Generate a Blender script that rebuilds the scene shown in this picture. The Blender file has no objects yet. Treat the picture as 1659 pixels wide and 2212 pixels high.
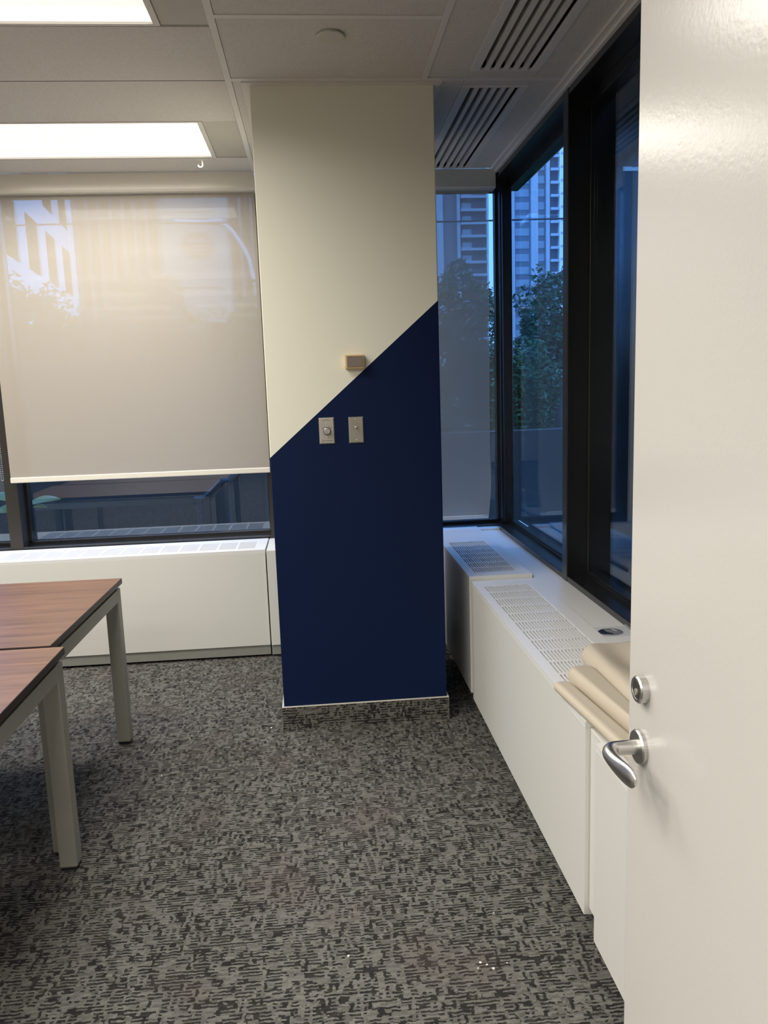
import bpy, bmesh, math, random
from mathutils import Vector, Matrix
random.seed(7)
sc = bpy.context.scene
col = sc.collection

# ------------------------------------------------------------------ camera
H = 1.53
RX = (0.99566172, -0.08689680, -0.03326686)      # image right
DN = (-0.04648946, -0.15488201, -0.98683853)     # image down
FW = (0.08060067, 0.98410391, -0.15824988)       # forward
cd = bpy.data.cameras.new('camera')
cam = bpy.data.objects.new('camera', cd); col.objects.link(cam)
cam.matrix_world = Matrix(((RX[0], -DN[0], -FW[0], 0), (RX[1], -DN[1], -FW[1], 0), (RX[2], -DN[2], -FW[2], H), (0, 0, 0, 1)))
cd.sensor_fit = 'VERTICAL'; cd.sensor_height = 36.0; cd.lens = 1700.0 * 36.0 / 2212.0
cd.clip_start = 0.02; cd.clip_end = 1000
sc.camera = cam

# ------------------------------------------------------------------ light, exposure
EXPOSURE = 0.87
LENS_LOW, LENS_HIGH = 0.50, 1.10                  # dim and bright bands of the ceiling lights
SKY = (0.20, 0.46, 1.0); SKY_STRENGTH = 2.2
LAMP_W, LAMP_SPREAD, LAMP_COLOR = 13.8, 160, (1.0, 0.955, 0.88)
sc.view_settings.view_transform = 'Standard'; sc.view_settings.look = 'None'
sc.view_settings.exposure = EXPOSURE; sc.view_settings.gamma = 1.0
sc.view_settings.use_curve_mapping = False
cy = sc.cycles
cy.max_bounces = 10; cy.diffuse_bounces = 6; cy.glossy_bounces = 6; cy.transparent_max_bounces = 16
cy.sample_clamp_indirect = 6.0; cy.use_denoising = True
cy.caustics_reflective = False; cy.caustics_refractive = False
w = bpy.data.worlds.new('world'); sc.world = w; w.use_nodes = True
bg = w.node_tree.nodes['Background']; bg.inputs[0].default_value = (*SKY, 1); bg.inputs[1].default_value = SKY_STRENGTH


# ------------------------------------------------------------------ materials
def new_mat(name):
    m = bpy.data.materials.new(name); m.use_nodes = True
    return m, m.node_tree, m.node_tree.nodes['Principled BSDF'], m.node_tree.nodes['Material Output']


def N(nt, t, **kw):
    n = nt.nodes.new(t)
    for k, v in kw.items():
        if isinstance(k, str) and hasattr(n, k): setattr(n, k, v)
    return n


def mathn(nt, op, a, b=None, clamp=False):
    n = nt.nodes.new('ShaderNodeMath'); n.operation = op; n.use_clamp = clamp
    for i, v in enumerate((a, b)):
        if v is None: continue
        if hasattr(v, 'links') or isinstance(v, bpy.types.NodeSocket): nt.links.new(v, n.inputs[i])
        else: n.inputs[i].default_value = v
    return n.outputs[0]


def mixc(nt, f, a, b):
    n = nt.nodes.new('ShaderNodeMix'); n.data_type = 'RGBA'
    if isinstance(f, bpy.types.NodeSocket): nt.links.new(f, n.inputs[0])
    else: n.inputs[0].default_value = f
    for i, v in ((6, a), (7, b)):
        if isinstance(v, bpy.types.NodeSocket): nt.links.new(v, n.inputs[i])
        else: n.inputs[i].default_value = (*v, 1)
    return n.outputs[2]


def noise_node(nt, scale, detail=2.0, stretch=(1, 1, 1), rough=0.5):
    g = nt.nodes.new('ShaderNodeNewGeometry')
    mp = nt.nodes.new('ShaderNodeMapping'); mp.inputs['Scale'].default_value = stretch
    nt.links.new(g.outputs['Position'], mp.inputs[0])
    n = nt.nodes.new('ShaderNodeTexNoise'); n.inputs['Scale'].default_value = scale
    n.inputs['Detail'].default_value = detail; n.inputs['Roughness'].default_value = rough
    nt.links.new(mp.outputs[0], n.inputs['Vector'])
    return n.outputs['Fac']


def ramp(nt, f, stops, const=False):
    n = nt.nodes.new('ShaderNodeValToRGB')
    if const: n.color_ramp.interpolation = 'CONSTANT'
    el = n.color_ramp.elements
    while len(el) < len(stops): el.new(0.5)
    for e, (p, c) in zip(el, stops):
        e.position = p; e.color = (*c, 1) if len(c) == 3 else c
    nt.links.new(f, n.inputs[0])
    return n.outputs[0]


def bump(nt, b, h, strength, dist):
    n = nt.nodes.new('ShaderNodeBump'); n.inputs['Strength'].default_value = strength; n.inputs['Distance'].default_value = dist
    nt.links.new(h, n.inputs['Height']); nt.links.new(n.outputs[0], b.inputs['Normal'])


def plain(name, c, rough=0.5, metal=0.0, spec=0.5, bs=0.0, bscale=200, bdist=0.001, var=0.0, vscale=30):
    m, nt, b, o = new_mat(name)
    b.inputs['Base Color'].default_value = (*c, 1); b.inputs['Roughness'].default_value = rough
    b.inputs['Metallic'].default_value = metal; b.inputs['Specular IOR Level'].default_value = spec
    if var:
        f = noise_node(nt, vscale, 3)
        nt.links.new(mixc(nt, f, tuple(x * (1 - var) for x in c), tuple(min(1, x * (1 + var)) for x in c)), b.inputs['Base Color'])
    if bs: bump(nt, b, noise_node(nt, bscale, 3), bs, bdist)
    return m


M = {}
M['white_paint'] = plain('white_enamel', (0.74, 0.735, 0.69), 0.38, bs=0.12, bscale=350, bdist=0.0006)
M['white_lid'] = plain('white_lid_enamel', (0.80, 0.80, 0.79), 0.33, bs=0.06, bscale=300, bdist=0.0005)
M['grey_base'] = plain('grey_base_metal', (0.30, 0.30, 0.27), 0.5, var=0.06)
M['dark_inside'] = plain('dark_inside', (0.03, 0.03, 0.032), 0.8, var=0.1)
M['door_paint'] = plain('door_paint', (0.655, 0.638, 0.60), 0.20, spec=0.55, bs=0.22, bscale=150, bdist=0.0008)
M['wall_paint'] = plain('wall_paint', (0.84, 0.83, 0.78), 0.7, bs=0.1, bscale=300)
M['tile'] = plain('ceiling_tile', (0.74, 0.715, 0.675), 0.9, bs=0.9, bscale=170, bdist=0.004, var=0.11, vscale=110)
M['tee'] = plain('ceiling_tee', (0.80, 0.78, 0.74), 0.55, var=0.03)
M['vent'] = plain('vent_metal', (0.78, 0.77, 0.75), 0.5, var=0.03)
M['filler'] = plain('light_filler', (0.56, 0.54, 0.48), 0.6, var=0.03)
M['black_frame'] = plain('black_anodised', (0.008, 0.008, 0.009), 0.22, spec=0.75, var=0.2)
M['bronze_frame'] = plain('bronze_anodised', (0.030, 0.026, 0.022), 0.42, spec=0.4, var=0.15)
M['steel'] = plain('satin_steel', (0.62, 0.61, 0.59), 0.31, metal=1.0, bs=0.03, bscale=900)
M['steel_dark'] = plain('dark_steel', (0.30, 0.29, 0.28), 0.35, metal=1.0, var=0.05)
M['plate'] = plain('plate_metal', (0.50, 0.48, 0.42), 0.42, metal=0.55, var=0.05, vscale=250)
M['plate_brushed'] = plain('brushed_plate_metal', (0.40, 0.375, 0.32), 0.42, metal=0.6, var=0.06, vscale=250)
M['ink'] = plain('dark_ink', (0.10, 0.09, 0.075), 0.6, var=0.1)
M['black'] = plain('black_plastic', (0.012, 0.012, 0.012), 0.5, var=0.1)
M['ivory'] = plain('ivory_plastic', (0.68, 0.50, 0.25), 0.45, var=0.04)
M['taupe'] = plain('taupe_plastic', (0.22, 0.175, 0.145), 0.55, var=0.04)
M['cover'] = plain('cover_disc', (0.66, 0.645, 0.57), 0.55, var=0.02)
M['white_plastic'] = plain('white_plastic', (0.86, 0.84, 0.78), 0.4, var=0.02)
M['leg'] = plain('grey_table_metal', (0.40, 0.39, 0.35), 0.45, metal=0.25, bs=0.05, bscale=500, var=0.03)
M['table_edge'] = plain('table_edge_band', (0.035, 0.022, 0.018), 0.4, var=0.1)
M['bead'] = plain('chain_beads', (0.45, 0.44, 0.42), 0.35, metal=0.6, var=0.05)
M['dark_bead'] = plain('dark_chain_beads', (0.035, 0.033, 0.03), 0.5, var=0.1)
M['vinyl'] = plain('beige_vinyl', (0.595, 0.525, 0.415), 0.42, bs=0.3, bscale=600, bdist=0.0008, var=0.03, vscale=8)
M['bar'] = plain('blind_bar', (0.74, 0.71, 0.62), 0.45, var=0.02)
M['fascia'] = plain('blind_fascia', (0.74, 0.705, 0.63), 0.30, spec=0.5, var=0.02)
M['lip'] = plain('carpet_edge_trim', (0.55, 0.53, 0.47), 0.7, var=0.15, vscale=200)
M['navy_stuff'] = plain('dark_pad', (0.014, 0.018, 0.032), 0.4, var=0.3, vscale=60)
# outside
M['concrete'] = plain('pale_concrete', (0.25, 0.235, 0.20), 0.8, var=0.06, vscale=2)
M['white_facade'] = plain('white_facade', (0.90, 0.90, 0.90), 0.7, var=0.03, vscale=3)
M['tower_wall'] = plain('tower_wall', (0.19, 0.20, 0.23), 0.8, var=0.12, vscale=0.4)
M['tower_pier'] = plain('tower_pier', (0.48, 0.48, 0.52), 0.8, var=0.06, vscale=0.5)
M['tower_dark'] = plain('tower_recess', (0.12, 0.12, 0.15), 0.8, var=0.15, vscale=0.6)
M['tower_glass'] = plain('tower_glass', (0.30, 0.33, 0.38), 0.15, var=0.2, vscale=0.5)
M['office_glass'] = plain('office_glass', (0.02, 0.022, 0.025), 0.9, spec=0.0, var=0.3, vscale=0.7)
M['brick'] = plain('brown_cladding', (0.055, 0.045, 0.045), 0.85, var=0.25, vscale=1.5)
M['sign'] = plain('red_sign', (0.16, 0.05, 0.04), 0.5, var=0.05)
M['pole'] = plain('lamp_pole', (0.42, 0.42, 0.42), 0.5, var=0.04)
M['cable'] = plain('cable_rubber', (0.03, 0.03, 0.035), 0.6, var=0.1)
M['ground'] = plain('paving', (0.035, 0.034, 0.032), 0.9, var=0.2, vscale=3)
M['garden_wall'] = plain('garden_wall', (0.030, 0.027, 0.024), 0.9, var=0.2, vscale=4)
M['dark_bar'] = plain('dark_bar_paint', (0.02, 0.022, 0.028), 0.4, var=0.1)
M['trunk'] = plain('bark', (0.06, 0.045, 0.035), 0.9, var=0.3, vscale=40)
M['leaf'] = plain('leaf', (0.020, 0.075, 0.030), 0.45, var=0.6, vscale=6)
M['leaf_light'] = plain('light_leaf', (0.020, 0.095, 0.030), 0.4, var=0.5, vscale=6)
M['broad_leaf'] = plain('broad_leaf', (0.15, 0.17, 0.055), 0.4, var=0.3, vscale=20)


def mat_carpet(name, vertical=False):
    """Loop pile in short light ribs: blocks ribbed across the room with smaller blocks ribbed along it."""
    m, nt, b, o = new_mat(name)
    g = nt.nodes.new('ShaderNodeNewGeometry'); sp = nt.nodes.new('ShaderNodeSeparateXYZ'); nt.links.new(g.outputs['Position'], sp.inputs[0])
    wob = noise_node(nt, 55, 3); wob2 = noise_node(nt, 60, 3, (1, 1, 1.07))
    x = mathn(nt, 'ADD', sp.outputs[0], mathn(nt, 'MULTIPLY', mathn(nt, 'SUBTRACT', wob, 0.5), 0.022))
    y = mathn(nt, 'ADD', mathn(nt, 'ADD', sp.outputs[1], sp.outputs[2]), mathn(nt, 'MULTIPLY', mathn(nt, 'SUBTRACT', wob2, 0.5), 0.013))

    def cell(px, py, ox):
        row = mathn(nt, 'FLOOR', mathn(nt, 'DIVIDE', y, py))
        sh = nt.nodes.new('ShaderNodeTexWhiteNoise'); sh.noise_dimensions = '1D'; nt.links.new(mathn(nt, 'ADD', row, ox), sh.inputs['W'])
        cx_ = mathn(nt, 'FLOOR', mathn(nt, 'ADD', mathn(nt, 'DIVIDE', x, px), mathn(nt, 'MULTIPLY', sh.outputs[0], 7.0)))
        cb = nt.nodes.new('ShaderNodeCombineXYZ'); nt.links.new(cx_, cb.inputs[0]); nt.links.new(row, cb.inputs[1]); cb.inputs[2].default_value = ox
        wn = nt.nodes.new('ShaderNodeTexWhiteNoise'); wn.noise_dimensions = '3D'; nt.links.new(cb.outputs[0], wn.inputs['Vector'])
        return wn.outputs[0]
    PR = 0.0118
    fy = mathn(nt, 'FRACT', mathn(nt, 'DIVIDE', y, PR))
    groove = mathn(nt, 'MULTIPLY', mathn(nt, 'LESS_THAN', fy, 0.52), mathn(nt, 'GREATER_THAN', cell(0.031, PR, 3.0), 0.16))   # dark lines lying across
    hole = mathn(nt, 'GREATER_THAN', cell(0.017, PR, 7.0), 0.91)                                                              # dark tufts
    post = cell(0.0092, 0.0245, 11.0)                                                                                         # upright ribs that bridge the lines
    dark = mathn(nt, 'MAXIMUM', mathn(nt, 'MAXIMUM', groove, hole), mathn(nt, 'LESS_THAN', post, 0.07))
    dark = mathn(nt, 'MULTIPLY', dark, mathn(nt, 'LESS_THAN', post, 0.73))
    tone = cell(0.020, PR * 0.5, 17.0)
    fine = noise_node(nt, 290, 3, rough=0.7)
    v = mathn(nt, 'SUBTRACT', mathn(nt, 'ADD', 0.66, mathn(nt, 'MULTIPLY', mathn(nt, 'SUBTRACT', tone, 0.5), 0.30)), mathn(nt, 'MULTIPLY', dark, 0.52))
    v = mathn(nt, 'ADD', v, mathn(nt, 'MULTIPLY', mathn(nt, 'SUBTRACT', fine, 0.5), 0.80))
    c = ramp(nt, v, [(0.08, (0.020, 0.019, 0.019)), (0.34, (0.042, 0.040, 0.038)), (0.60, (0.120, 0.116, 0.106)), (0.92, (0.205, 0.198, 0.180))])
    tint = ramp(nt, noise_node(nt, 3.0, 2.0), [(0.5, (0, 0, 0)), (0.68, (1, 1, 1))])
    c2 = mixc(nt, mathn(nt, 'MULTIPLY', tint, 0.22), c, (0.085, 0.060, 0.052))
    nt.links.new(c2, b.inputs['Base Color'])
    b.inputs['Roughness'].default_value = 0.95; b.inputs['Specular IOR Level'].default_value = 0.15
    bump(nt, b, v, 0.5, 0.004)
    return m


M['carpet'] = mat_carpet('carpet')


def mat_wood():
    m, nt, b, o = new_mat('walnut_laminate')
    g1 = noise_node(nt, 1.0, 6, (2.2, 42, 2.2), 0.6)
    g2 = noise_node(nt, 1.0, 3, (8, 190, 8), 0.5)
    v = mathn(nt, 'ADD', mathn(nt, 'MULTIPLY', g1, 0.75), mathn(nt, 'MULTIPLY', g2, 0.25))
    c = ramp(nt, v, [(0.34, (0.085, 0.042, 0.026)), (0.5, (0.150, 0.078, 0.047)), (0.64, (0.200, 0.109, 0.066))])
    nt.links.new(c, b.inputs['Base Color']); b.inputs['Roughness'].default_value = 0.33
    bump(nt, b, g2, 0.06, 0.0006)
    return m


M['wood'] = mat_wood()


def mat_column():
    """Cream above a sharp slanted paint line, navy below it."""
    m, nt, b, o = new_mat('two_tone_column_paint')
    g = nt.nodes.new('ShaderNodeNewGeometry'); s = nt.nodes.new('ShaderNodeSeparateXYZ'); nt.links.new(g.outputs['Position'], s.inputs[0])
    k = (1.8788 - 1.242) / 0.739
    d = mathn(nt, 'SUBTRACT', mathn(nt, 'SUBTRACT', s.outputs[2], 1.242), mathn(nt, 'MULTIPLY', mathn(nt, 'ADD', s.outputs[0], 0.2015), k))
    up = mathn(nt, 'GREATER_THAN', d, 0.0)
    c = mixc(nt, up, (0.0040, 0.0120, 0.050), (0.85, 0.835, 0.71))
    edge = mathn(nt, 'MULTIPLY', up, mathn(nt, 'LESS_THAN', d, 0.0035))
    nt.links.new(mixc(nt, edge, c, (0.86, 0.85, 0.80)), b.inputs['Base Color'])
    b.inputs['Roughness'].default_value = 0.6; b.inputs['Specular IOR Level'].default_value = 0.13
    bump(nt, b, noise_node(nt, 260, 3), 0.12, 0.0008)
    return m


M['column'] = mat_column()


def mat_glass():
    """One sheet of tinted double glazing: clear with a Fresnel reflection on top."""
    m, nt, b, o = new_mat('window_glass'); nt.nodes.remove(b)
    t = nt.nodes.new('ShaderNodeBsdfTransparent'); t.inputs[0].default_value = (0.80, 0.90, 0.98, 1)
    g = nt.nodes.new('ShaderNodeBsdfGlossy'); g.inputs['Roughness'].default_value = 0.0; g.inputs[0].default_value = (0.92, 0.96, 1, 1)
    f = nt.nodes.new('ShaderNodeFresnel'); f.inputs[0].default_value = 1.5
    # same on both faces: the back side would otherwise see the inverse index
    lw = nt.nodes.new('ShaderNodeLayerWeight'); lw.inputs[0].default_value = 0.5
    fac = mathn(nt, 'ADD', mathn(nt, 'MULTIPLY', mathn(nt, 'POWER', lw.outputs['Facing'], 4.5), 0.55), 0.095)
    mx = nt.nodes.new('ShaderNodeMixShader')
    nt.links.new(fac, mx.inputs[0]); nt.links.new(t.outputs[0], mx.inputs[1]); nt.links.new(g.outputs[0], mx.inputs[2])
    nt.links.new(mx.outputs[0], o.inputs[0])
    return m


M['glass'] = mat_glass()


def mat_blind(name, c, openness):
    """Woven screen cloth: mostly opaque yarn with a small open fraction."""
    m, nt, b, o = new_mat(name)
    weave = noise_node(nt, 1.0, 2, (60, 60, 900)); weave2 = noise_node(nt, 1.0, 2, (900, 60, 40))
    f = mathn(nt, 'MULTIPLY', mathn(nt, 'ADD', weave, weave2), 0.5)
    nt.links.new(mixc(nt, f, tuple(x * 0.93 for x in c), tuple(x * 1.06 for x in c)), b.inputs['Base Color'])
    b.inputs['Roughness'].default_value = 0.75; b.inputs['Specular IOR Level'].default_value = 0.2
    tl = nt.nodes.new('ShaderNodeBsdfTranslucent'); tl.inputs[0].default_value = (*[x * 0.85 for x in c], 1)
    tr = nt.nodes.new('ShaderNodeBsdfTransparent'); tr.inputs[0].default_value = (1, 1, 1, 1)
    m1 = nt.nodes.new('ShaderNodeMixShader'); m1.inputs[0].default_value = 0.15
    nt.links.new(b.outputs[0], m1.inputs[1]); nt.links.new(tl.outputs[0], m1.inputs[2])
    m2 = nt.nodes.new('ShaderNodeMixShader'); m2.inputs[0].default_value = openness
    nt.links.new(m1.outputs[0], m2.inputs[1]); nt.links.new(tr.outputs[0], m2.inputs[2])
    nt.links.new(m2.outputs[0], o.inputs[0])
    return m


M['blind'] = mat_blind('blind_cloth', (0.65, 0.58, 0.475), 0.35)


def mat_lens():
    """Prismatic troffer lens: lamp tubes behind it show as bright bands."""
    m, nt, b, o = new_mat('light_lens')
    tc = nt.nodes.new('ShaderNodeTexCoord'); s = nt.nodes.new('ShaderNodeSeparateXYZ'); nt.links.new(tc.outputs['Object'], s.inputs[0])
    y = s.outputs[1]
    wv = mathn(nt, 'ABSOLUTE', mathn(nt, 'SINE', mathn(nt, 'MULTIPLY', y, math.pi / 0.14)))
    band = mathn(nt, 'POWER', wv, 3.0)
    n1 = nt.nodes.new('ShaderNodeTexNoise'); n1.inputs['Scale'].default_value = 1.0
    mp = nt.nodes.new('ShaderNodeMapping'); mp.inputs['Scale'].default_value = (1.5, 60, 1)
    nt.links.new(tc.outputs['Object'], mp.inputs[0]); nt.links.new(mp.outputs[0], n1.inputs['Vector'])
    st = mathn(nt, 'ADD', mathn(nt, 'MULTIPLY', n1.outputs['Fac'], 0.5), 0.75)
    e = mathn(nt, 'MULTIPLY', mathn(nt, 'ADD', mathn(nt, 'MULTIPLY', band, LENS_HIGH - LENS_LOW), LENS_LOW), st)
    b.inputs['Base Color'].default_value = (0.7, 0.7, 0.68, 1); b.inputs['Roughness'].default_value = 0.4
    b.inputs['Emission Color'].default_value = (1.0, 0.93, 0.80, 1)
    nt.links.new(e, b.inputs['Emission Strength'])
    return m


M['lens'] = mat_lens()


def mat_bag():
    m, nt, b, o = new_mat('clear_bag')
    t = nt.nodes.new('ShaderNodeBsdfTransparent'); t.inputs[0].default_value = (0.93, 0.94, 0.96, 1)
    b.inputs['Base Color'].default_value = (0.75, 0.78, 0.82, 1); b.inputs['Roughness'].default_value = 0.12
    mx = nt.nodes.new('ShaderNodeMixShader'); mx.inputs[0].default_value = 0.24
    nt.links.new(t.outputs[0], mx.inputs[1]); nt.links.new(b.outputs[0], mx.inputs[2]); nt.links.new(mx.outputs[0], o.inputs[0])
    bump(nt, b, noise_node(nt, 60, 3), 0.6, 0.004)
    return m


M['bag'] = mat_bag()


# ------------------------------------------------------------------ mesh helpers
ORIGIN = {}


class MB:
    def __init__(self): self.v, self.f, self.s = [], [], []

    def add(self, v, f, smooth=False):
        n = len(self.v); self.v += [tuple(p) for p in v]
        self.f += [tuple(i + n for i in q) for q in f]; self.s += [smooth] * len(f)
        return self

    def box(self, x0, x1, y0, y1, z0, z1):
        v = [(x, y, z) for z in (z0, z1) for y in (y0, y1) for x in (x0, x1)]
        return self.add(v, [(0, 2, 3, 1), (4, 5, 7, 6), (0, 1, 5, 4), (1, 3, 7, 5), (3, 2, 6, 7), (2, 0, 4, 6)])

    def prism(self, poly, fn0, fn1):
        """poly: 2D outline; fn0 / fn1 turn (a, b) into the two end faces."""
        n = len(poly)
        v = [fn0(*p) for p in poly] + [fn1(*p) for p in poly]
        f = [tuple(range(n - 1, -1, -1)), tuple(range(n, 2 * n))]
        f += [(i, (i + 1) % n, (i + 1) % n + n, i + n) for i in range(n)]
        return self.add(v, f)

    def tube(self, pts, r, seg=10, smooth=True, up=None):
        pts = [Vector(p) for p in pts]; n = len(pts)
        rs = r if isinstance(r, (list, tuple)) else [r] * n
        t0 = (pts[1] - pts[0]).normalized()
        u = t0.orthogonal().normalized(); rings = []
        for i in range(n):
            t = (pts[min(i + 1, n - 1)] - pts[max(i - 1, 0)]).normalized()
            if up is not None: u = t.cross(Vector(up)).normalized()
            u = (u - t * u.dot(t)).normalized(); w_ = t.cross(u)
            ra, rb = rs[i] if isinstance(rs[i], tuple) else (rs[i], rs[i])
            rings.append([pts[i] + u * ra * math.cos(2 * math.pi * k / seg) + w_ * rb * math.sin(2 * math.pi * k / seg) for k in range(seg)])
        v = [p for q in rings for p in q]
        f = [(i * seg + k, i * seg + (k + 1) % seg, (i + 1) * seg + (k + 1) % seg, (i + 1) * seg + k) for i in range(n - 1) for k in range(seg)]
        self.add(v, f, smooth)
        self.add(rings[0], [tuple(range(seg - 1, -1, -1))]); self.add(rings[-1], [tuple(range(seg))])
        return self

    def lathe(self, c, axis, prof, seg=32):
        """prof: (distance along axis, radius) pairs."""
        a = Vector(axis).normalized(); u = a.orthogonal().normalized(); w_ = a.cross(u); c = Vector(c)
        v = [c + a * d + (u * math.cos(2 * math.pi * k / seg) + w_ * math.sin(2 * math.pi * k / seg)) * r for d, r in prof for k in range(seg)]
        f = [(i * seg + k, i * seg + (k + 1) % seg, (i + 1) * seg + (k + 1) % seg, (i + 1) * seg + k) for i in range(len(prof) - 1) for k in range(seg)]
        f += [tuple(range(seg - 1, -1, -1)), tuple(range((len(prof) - 1) * seg, len(prof) * seg))]
        return self.add(v, f)

    def sphere(self, c, r, seg=8, rings=6):
        prof = [(-math.cos(math.pi * i / rings) * r, max(1e-5, math.sin(math.pi * i / rings) * r)) for i in range(rings + 1)]
        n = len(self.f); self.lathe(c, (0, 0, 1), prof, seg)
        for i in range(n, len(self.f)): self.s[i] = True
        return self

    def build(self, name, mat, parent=None, bevel=0.0, seg=2, smooth_angle=None):
        me = bpy.data.meshes.new(name)
        o0 = Vector(ORIGIN.get(parent.name, (0, 0, 0))) if parent else Vector((0, 0, 0))
        me.from_pydata([tuple(Vector(p) - o0) for p in self.v], [], self.f)
        me.polygons.foreach_set('use_smooth', self.s)
        bm = bmesh.new(); bm.from_mesh(me); bmesh.ops.recalc_face_normals(bm, faces=bm.faces); bm.to_mesh(me); bm.free()
        me.materials.append(mat)
        ob = bpy.data.objects.new(name, me); col.objects.link(ob)
        if parent: ob.parent = parent; ORIGIN[ob.name] = tuple(o0)
        if bevel:
            b = ob.modifiers.new('bevel', 'BEVEL'); b.width = bevel; b.segments = seg; b.limit_method = 'ANGLE'; b.angle_limit = math.radians(40)
            b.harden_normals = False
        return ob


def tag(o, label=None, cat=None, group=None, kind=None):
    if label: o['label'] = label
    if cat: o['category'] = cat
    if group: o['group'] = group
    if kind: o['kind'] = kind
    return o


def thing(name, loc, label, cat, group=None):
    o = bpy.data.objects.new(name, None); col.objects.link(o); o.location = loc
    o.empty_display_size = 0.1; ORIGIN[o.name] = tuple(loc)
    return tag(o, label, cat, group)


def setting(name, loc=(0, 0, 0)):
    o = bpy.data.objects.new(name, None); col.objects.link(o); o.location = loc
    ORIGIN[o.name] = tuple(loc); return tag(o, kind='structure')


def struct(name, mb, mat, bevel=0.0, parent=None):
    o = mb.build(name, mat, parent, bevel)
    return tag(o, kind='structure') if parent is None else o


def box(*a): return MB().box(*a)


# ------------------------------------------------------------------ key measures (metres, camera stands over 0,0)
CZ = 2.74                                  # ceiling height
CX0, CX1, CY0, CY1 = -0.2045, 0.5415, 3.414, 4.2   # column
FY, FG = 4.78, 4.90                        # far window frame face, glass
RXF, RG = 1.10, 1.20                       # right window frame face, glass
YB = -5.2                                  # back wall
WX0, WY0 = -5.2, 0.10                      # left wall, entry wall

# ------------------------------------------------------------------ room shell
struct('floor', box(WX0, 1.25, YB, 5.0, -0.12, 0.0), M['carpet'])
struct('wall_far', box(WX0, 1.30, FY + 0.004, 5.0, 0.0, 0.628).box(-0.297, 0.47, FY, 5.0, 0.628, CZ), M['wall_paint'])
struct('wall_right', box(RXF + 0.004, 1.30, YB, FY, 0.0, 0.622).box(RXF + 0.004, 1.30, YB, 0.0, 0.622, CZ), M['wall_paint'])
struct('wall_left', box(WX0 - 0.1, WX0, YB, 5.0, 0.0, CZ), M['wall_paint'])
struct('wall_entry', box(0.535, 1.30, 0.0, WY0, 0.0, CZ), M['wall_paint'])
struct('wall_back', box(WX0, 1.30, YB - 0.1, YB, 0.0, CZ), M['wall_paint'])
struct('wall_column', box(CX0, CX1, CY0, CY1, 0.0, CZ), M['column'], 0.004)
# carpet-clad base of the column
bb = setting('baseboard_column', (CX0, CY0, 0))
t = 0.009
MB().box(CX0 - t, CX1 + t, CY0 - t, CY0, 0, 0.105).box(CX0 - t, CX0, CY0, CY1, 0, 0.105).box(CX1, CX1 + t, CY0, CY1, 0, 0.105).build('carpet_strip', M['carpet'], bb)
MB().box(CX0 - t, CX1 + t, CY0 - t, CY0, 0.105, 0.110).box(CX0 - t, CX0, CY0, CY1, 0.105, 0.110).box(CX1, CX1 + t, CY0, CY1, 0.105, 0.110).build('top_edge', M['lip'], bb, 0.0015)

# ---- ceiling: tiles between tees, openings left for the light troffers and the vents
T1 = [(-1.8195, -1.7945), (-0.2955, -0.2705), (0.4815, 0.5065)]     # tees that run into the room
ceil = MB()
ZT, ZU = CZ, CZ + 0.02


def tile(x0, x1, y0, y1, g=0.0015): ceil.box(x0 + g, x1 - g, y0 + g, y1 - g, ZT, ZU)


LROWS = [(3.860 - 1.524 * k, 4.425 - 1.524 * k) for k in range(6)]             # light rows
T0 = ((-1.7945, -0.2955), (-3.3185, -1.8195), (-4.8425, -3.3435))   # bays
lights = []
for bay, (bx0, bx1) in enumerate(T0[:2]):
    edges = [4.69]
    for (y0, y1) in LROWS:
        tile(bx0, bx1, y1 + 0.006, edges[-1])
        lights.append((bx0 + 0.14, bx1 - 0.16, y0, y1, bx0, bx1))
        edges.append(y0 - 0.006)
    tile(bx0, bx1, YB, edges[-1])
# the strip above was one piece between light rows: cut it with a thin shadow line
ceil2 = []
for x0, x1 in ((-0.2705, 0.4815),):
    for y0, y1 in ((3.375, 4.69), (2.838, 3.348), (2.326, 2.814), (1.814, 2.302), (1.302, 1.79), (0.79, 1.278), (WY0, 0.766)):
        tile(x0, x1, y0, y1)
for bx0, bx1 in T0[2:]: tile(bx0, bx1, YB, 4.69)
tile(WX0, -4.8425, YB, 4.69)
tile(-0.2705, 1.30, YB, 0.0); tile(-0.2705, 0.535, 0.0, WY0)
# right bay: the panels the vents sit in
for y0, y1, va, vb in ((3.375, 4.69, 3.438, 4.672), (2.15, 3.345, 2.21, 3.275)):
    tile(0.5065, 0.664, y0, y1); tile(0.942, 1.06, y0, y1)
    tile(0.664, 0.942, y0, va, 0.0); tile(0.664, 0.942, vb, y1, 0.0)
tile(0.5065, 1.06, WY0, 2.12)
struct('ceiling', ceil, M['tile'])
struct('slab_above', box(WX0, 1.30, YB, 5.0, CZ + 0.25, CZ + 0.35), M['dark_inside'])
tee = MB()
for a, b in T1[:2]: tee.box(a, b, YB, 4.69, CZ - 0.003, CZ + 0.004)
tee.box(0.4815, 0.5065, WY0, 3.348, CZ - 0.003, CZ + 0.004); tee.box(0.4815, 0.5065, 3.375, 4.69, CZ - 0.003, CZ + 0.004)
for y in (2.826, 2.314, 1.802, 1.290, 0.778): tee.box(-0.2705, 0.4815, y - 0.012, y + 0.012, CZ - 0.003, CZ + 0.004)
tee.box(-0.2705, 1.06, 3.348, 3.375, CZ - 0.003, CZ + 0.004)
struct('trim_ceiling_grid', tee, M['tee'])
cut = MB()
for bx0, bx1 in ((-1.7945, -0.2955), (-3.3185, -1.8195), (-4.8425, -3.3435)):
    for y in [3.377 - 1.524 * k for k in range(6)]: cut.box(bx0, bx1, y - 0.002, y + 0.002, CZ - 0.0006, CZ + 0.001)
struct('trim_tile_joint', cut, M['dark_inside'])
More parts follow.
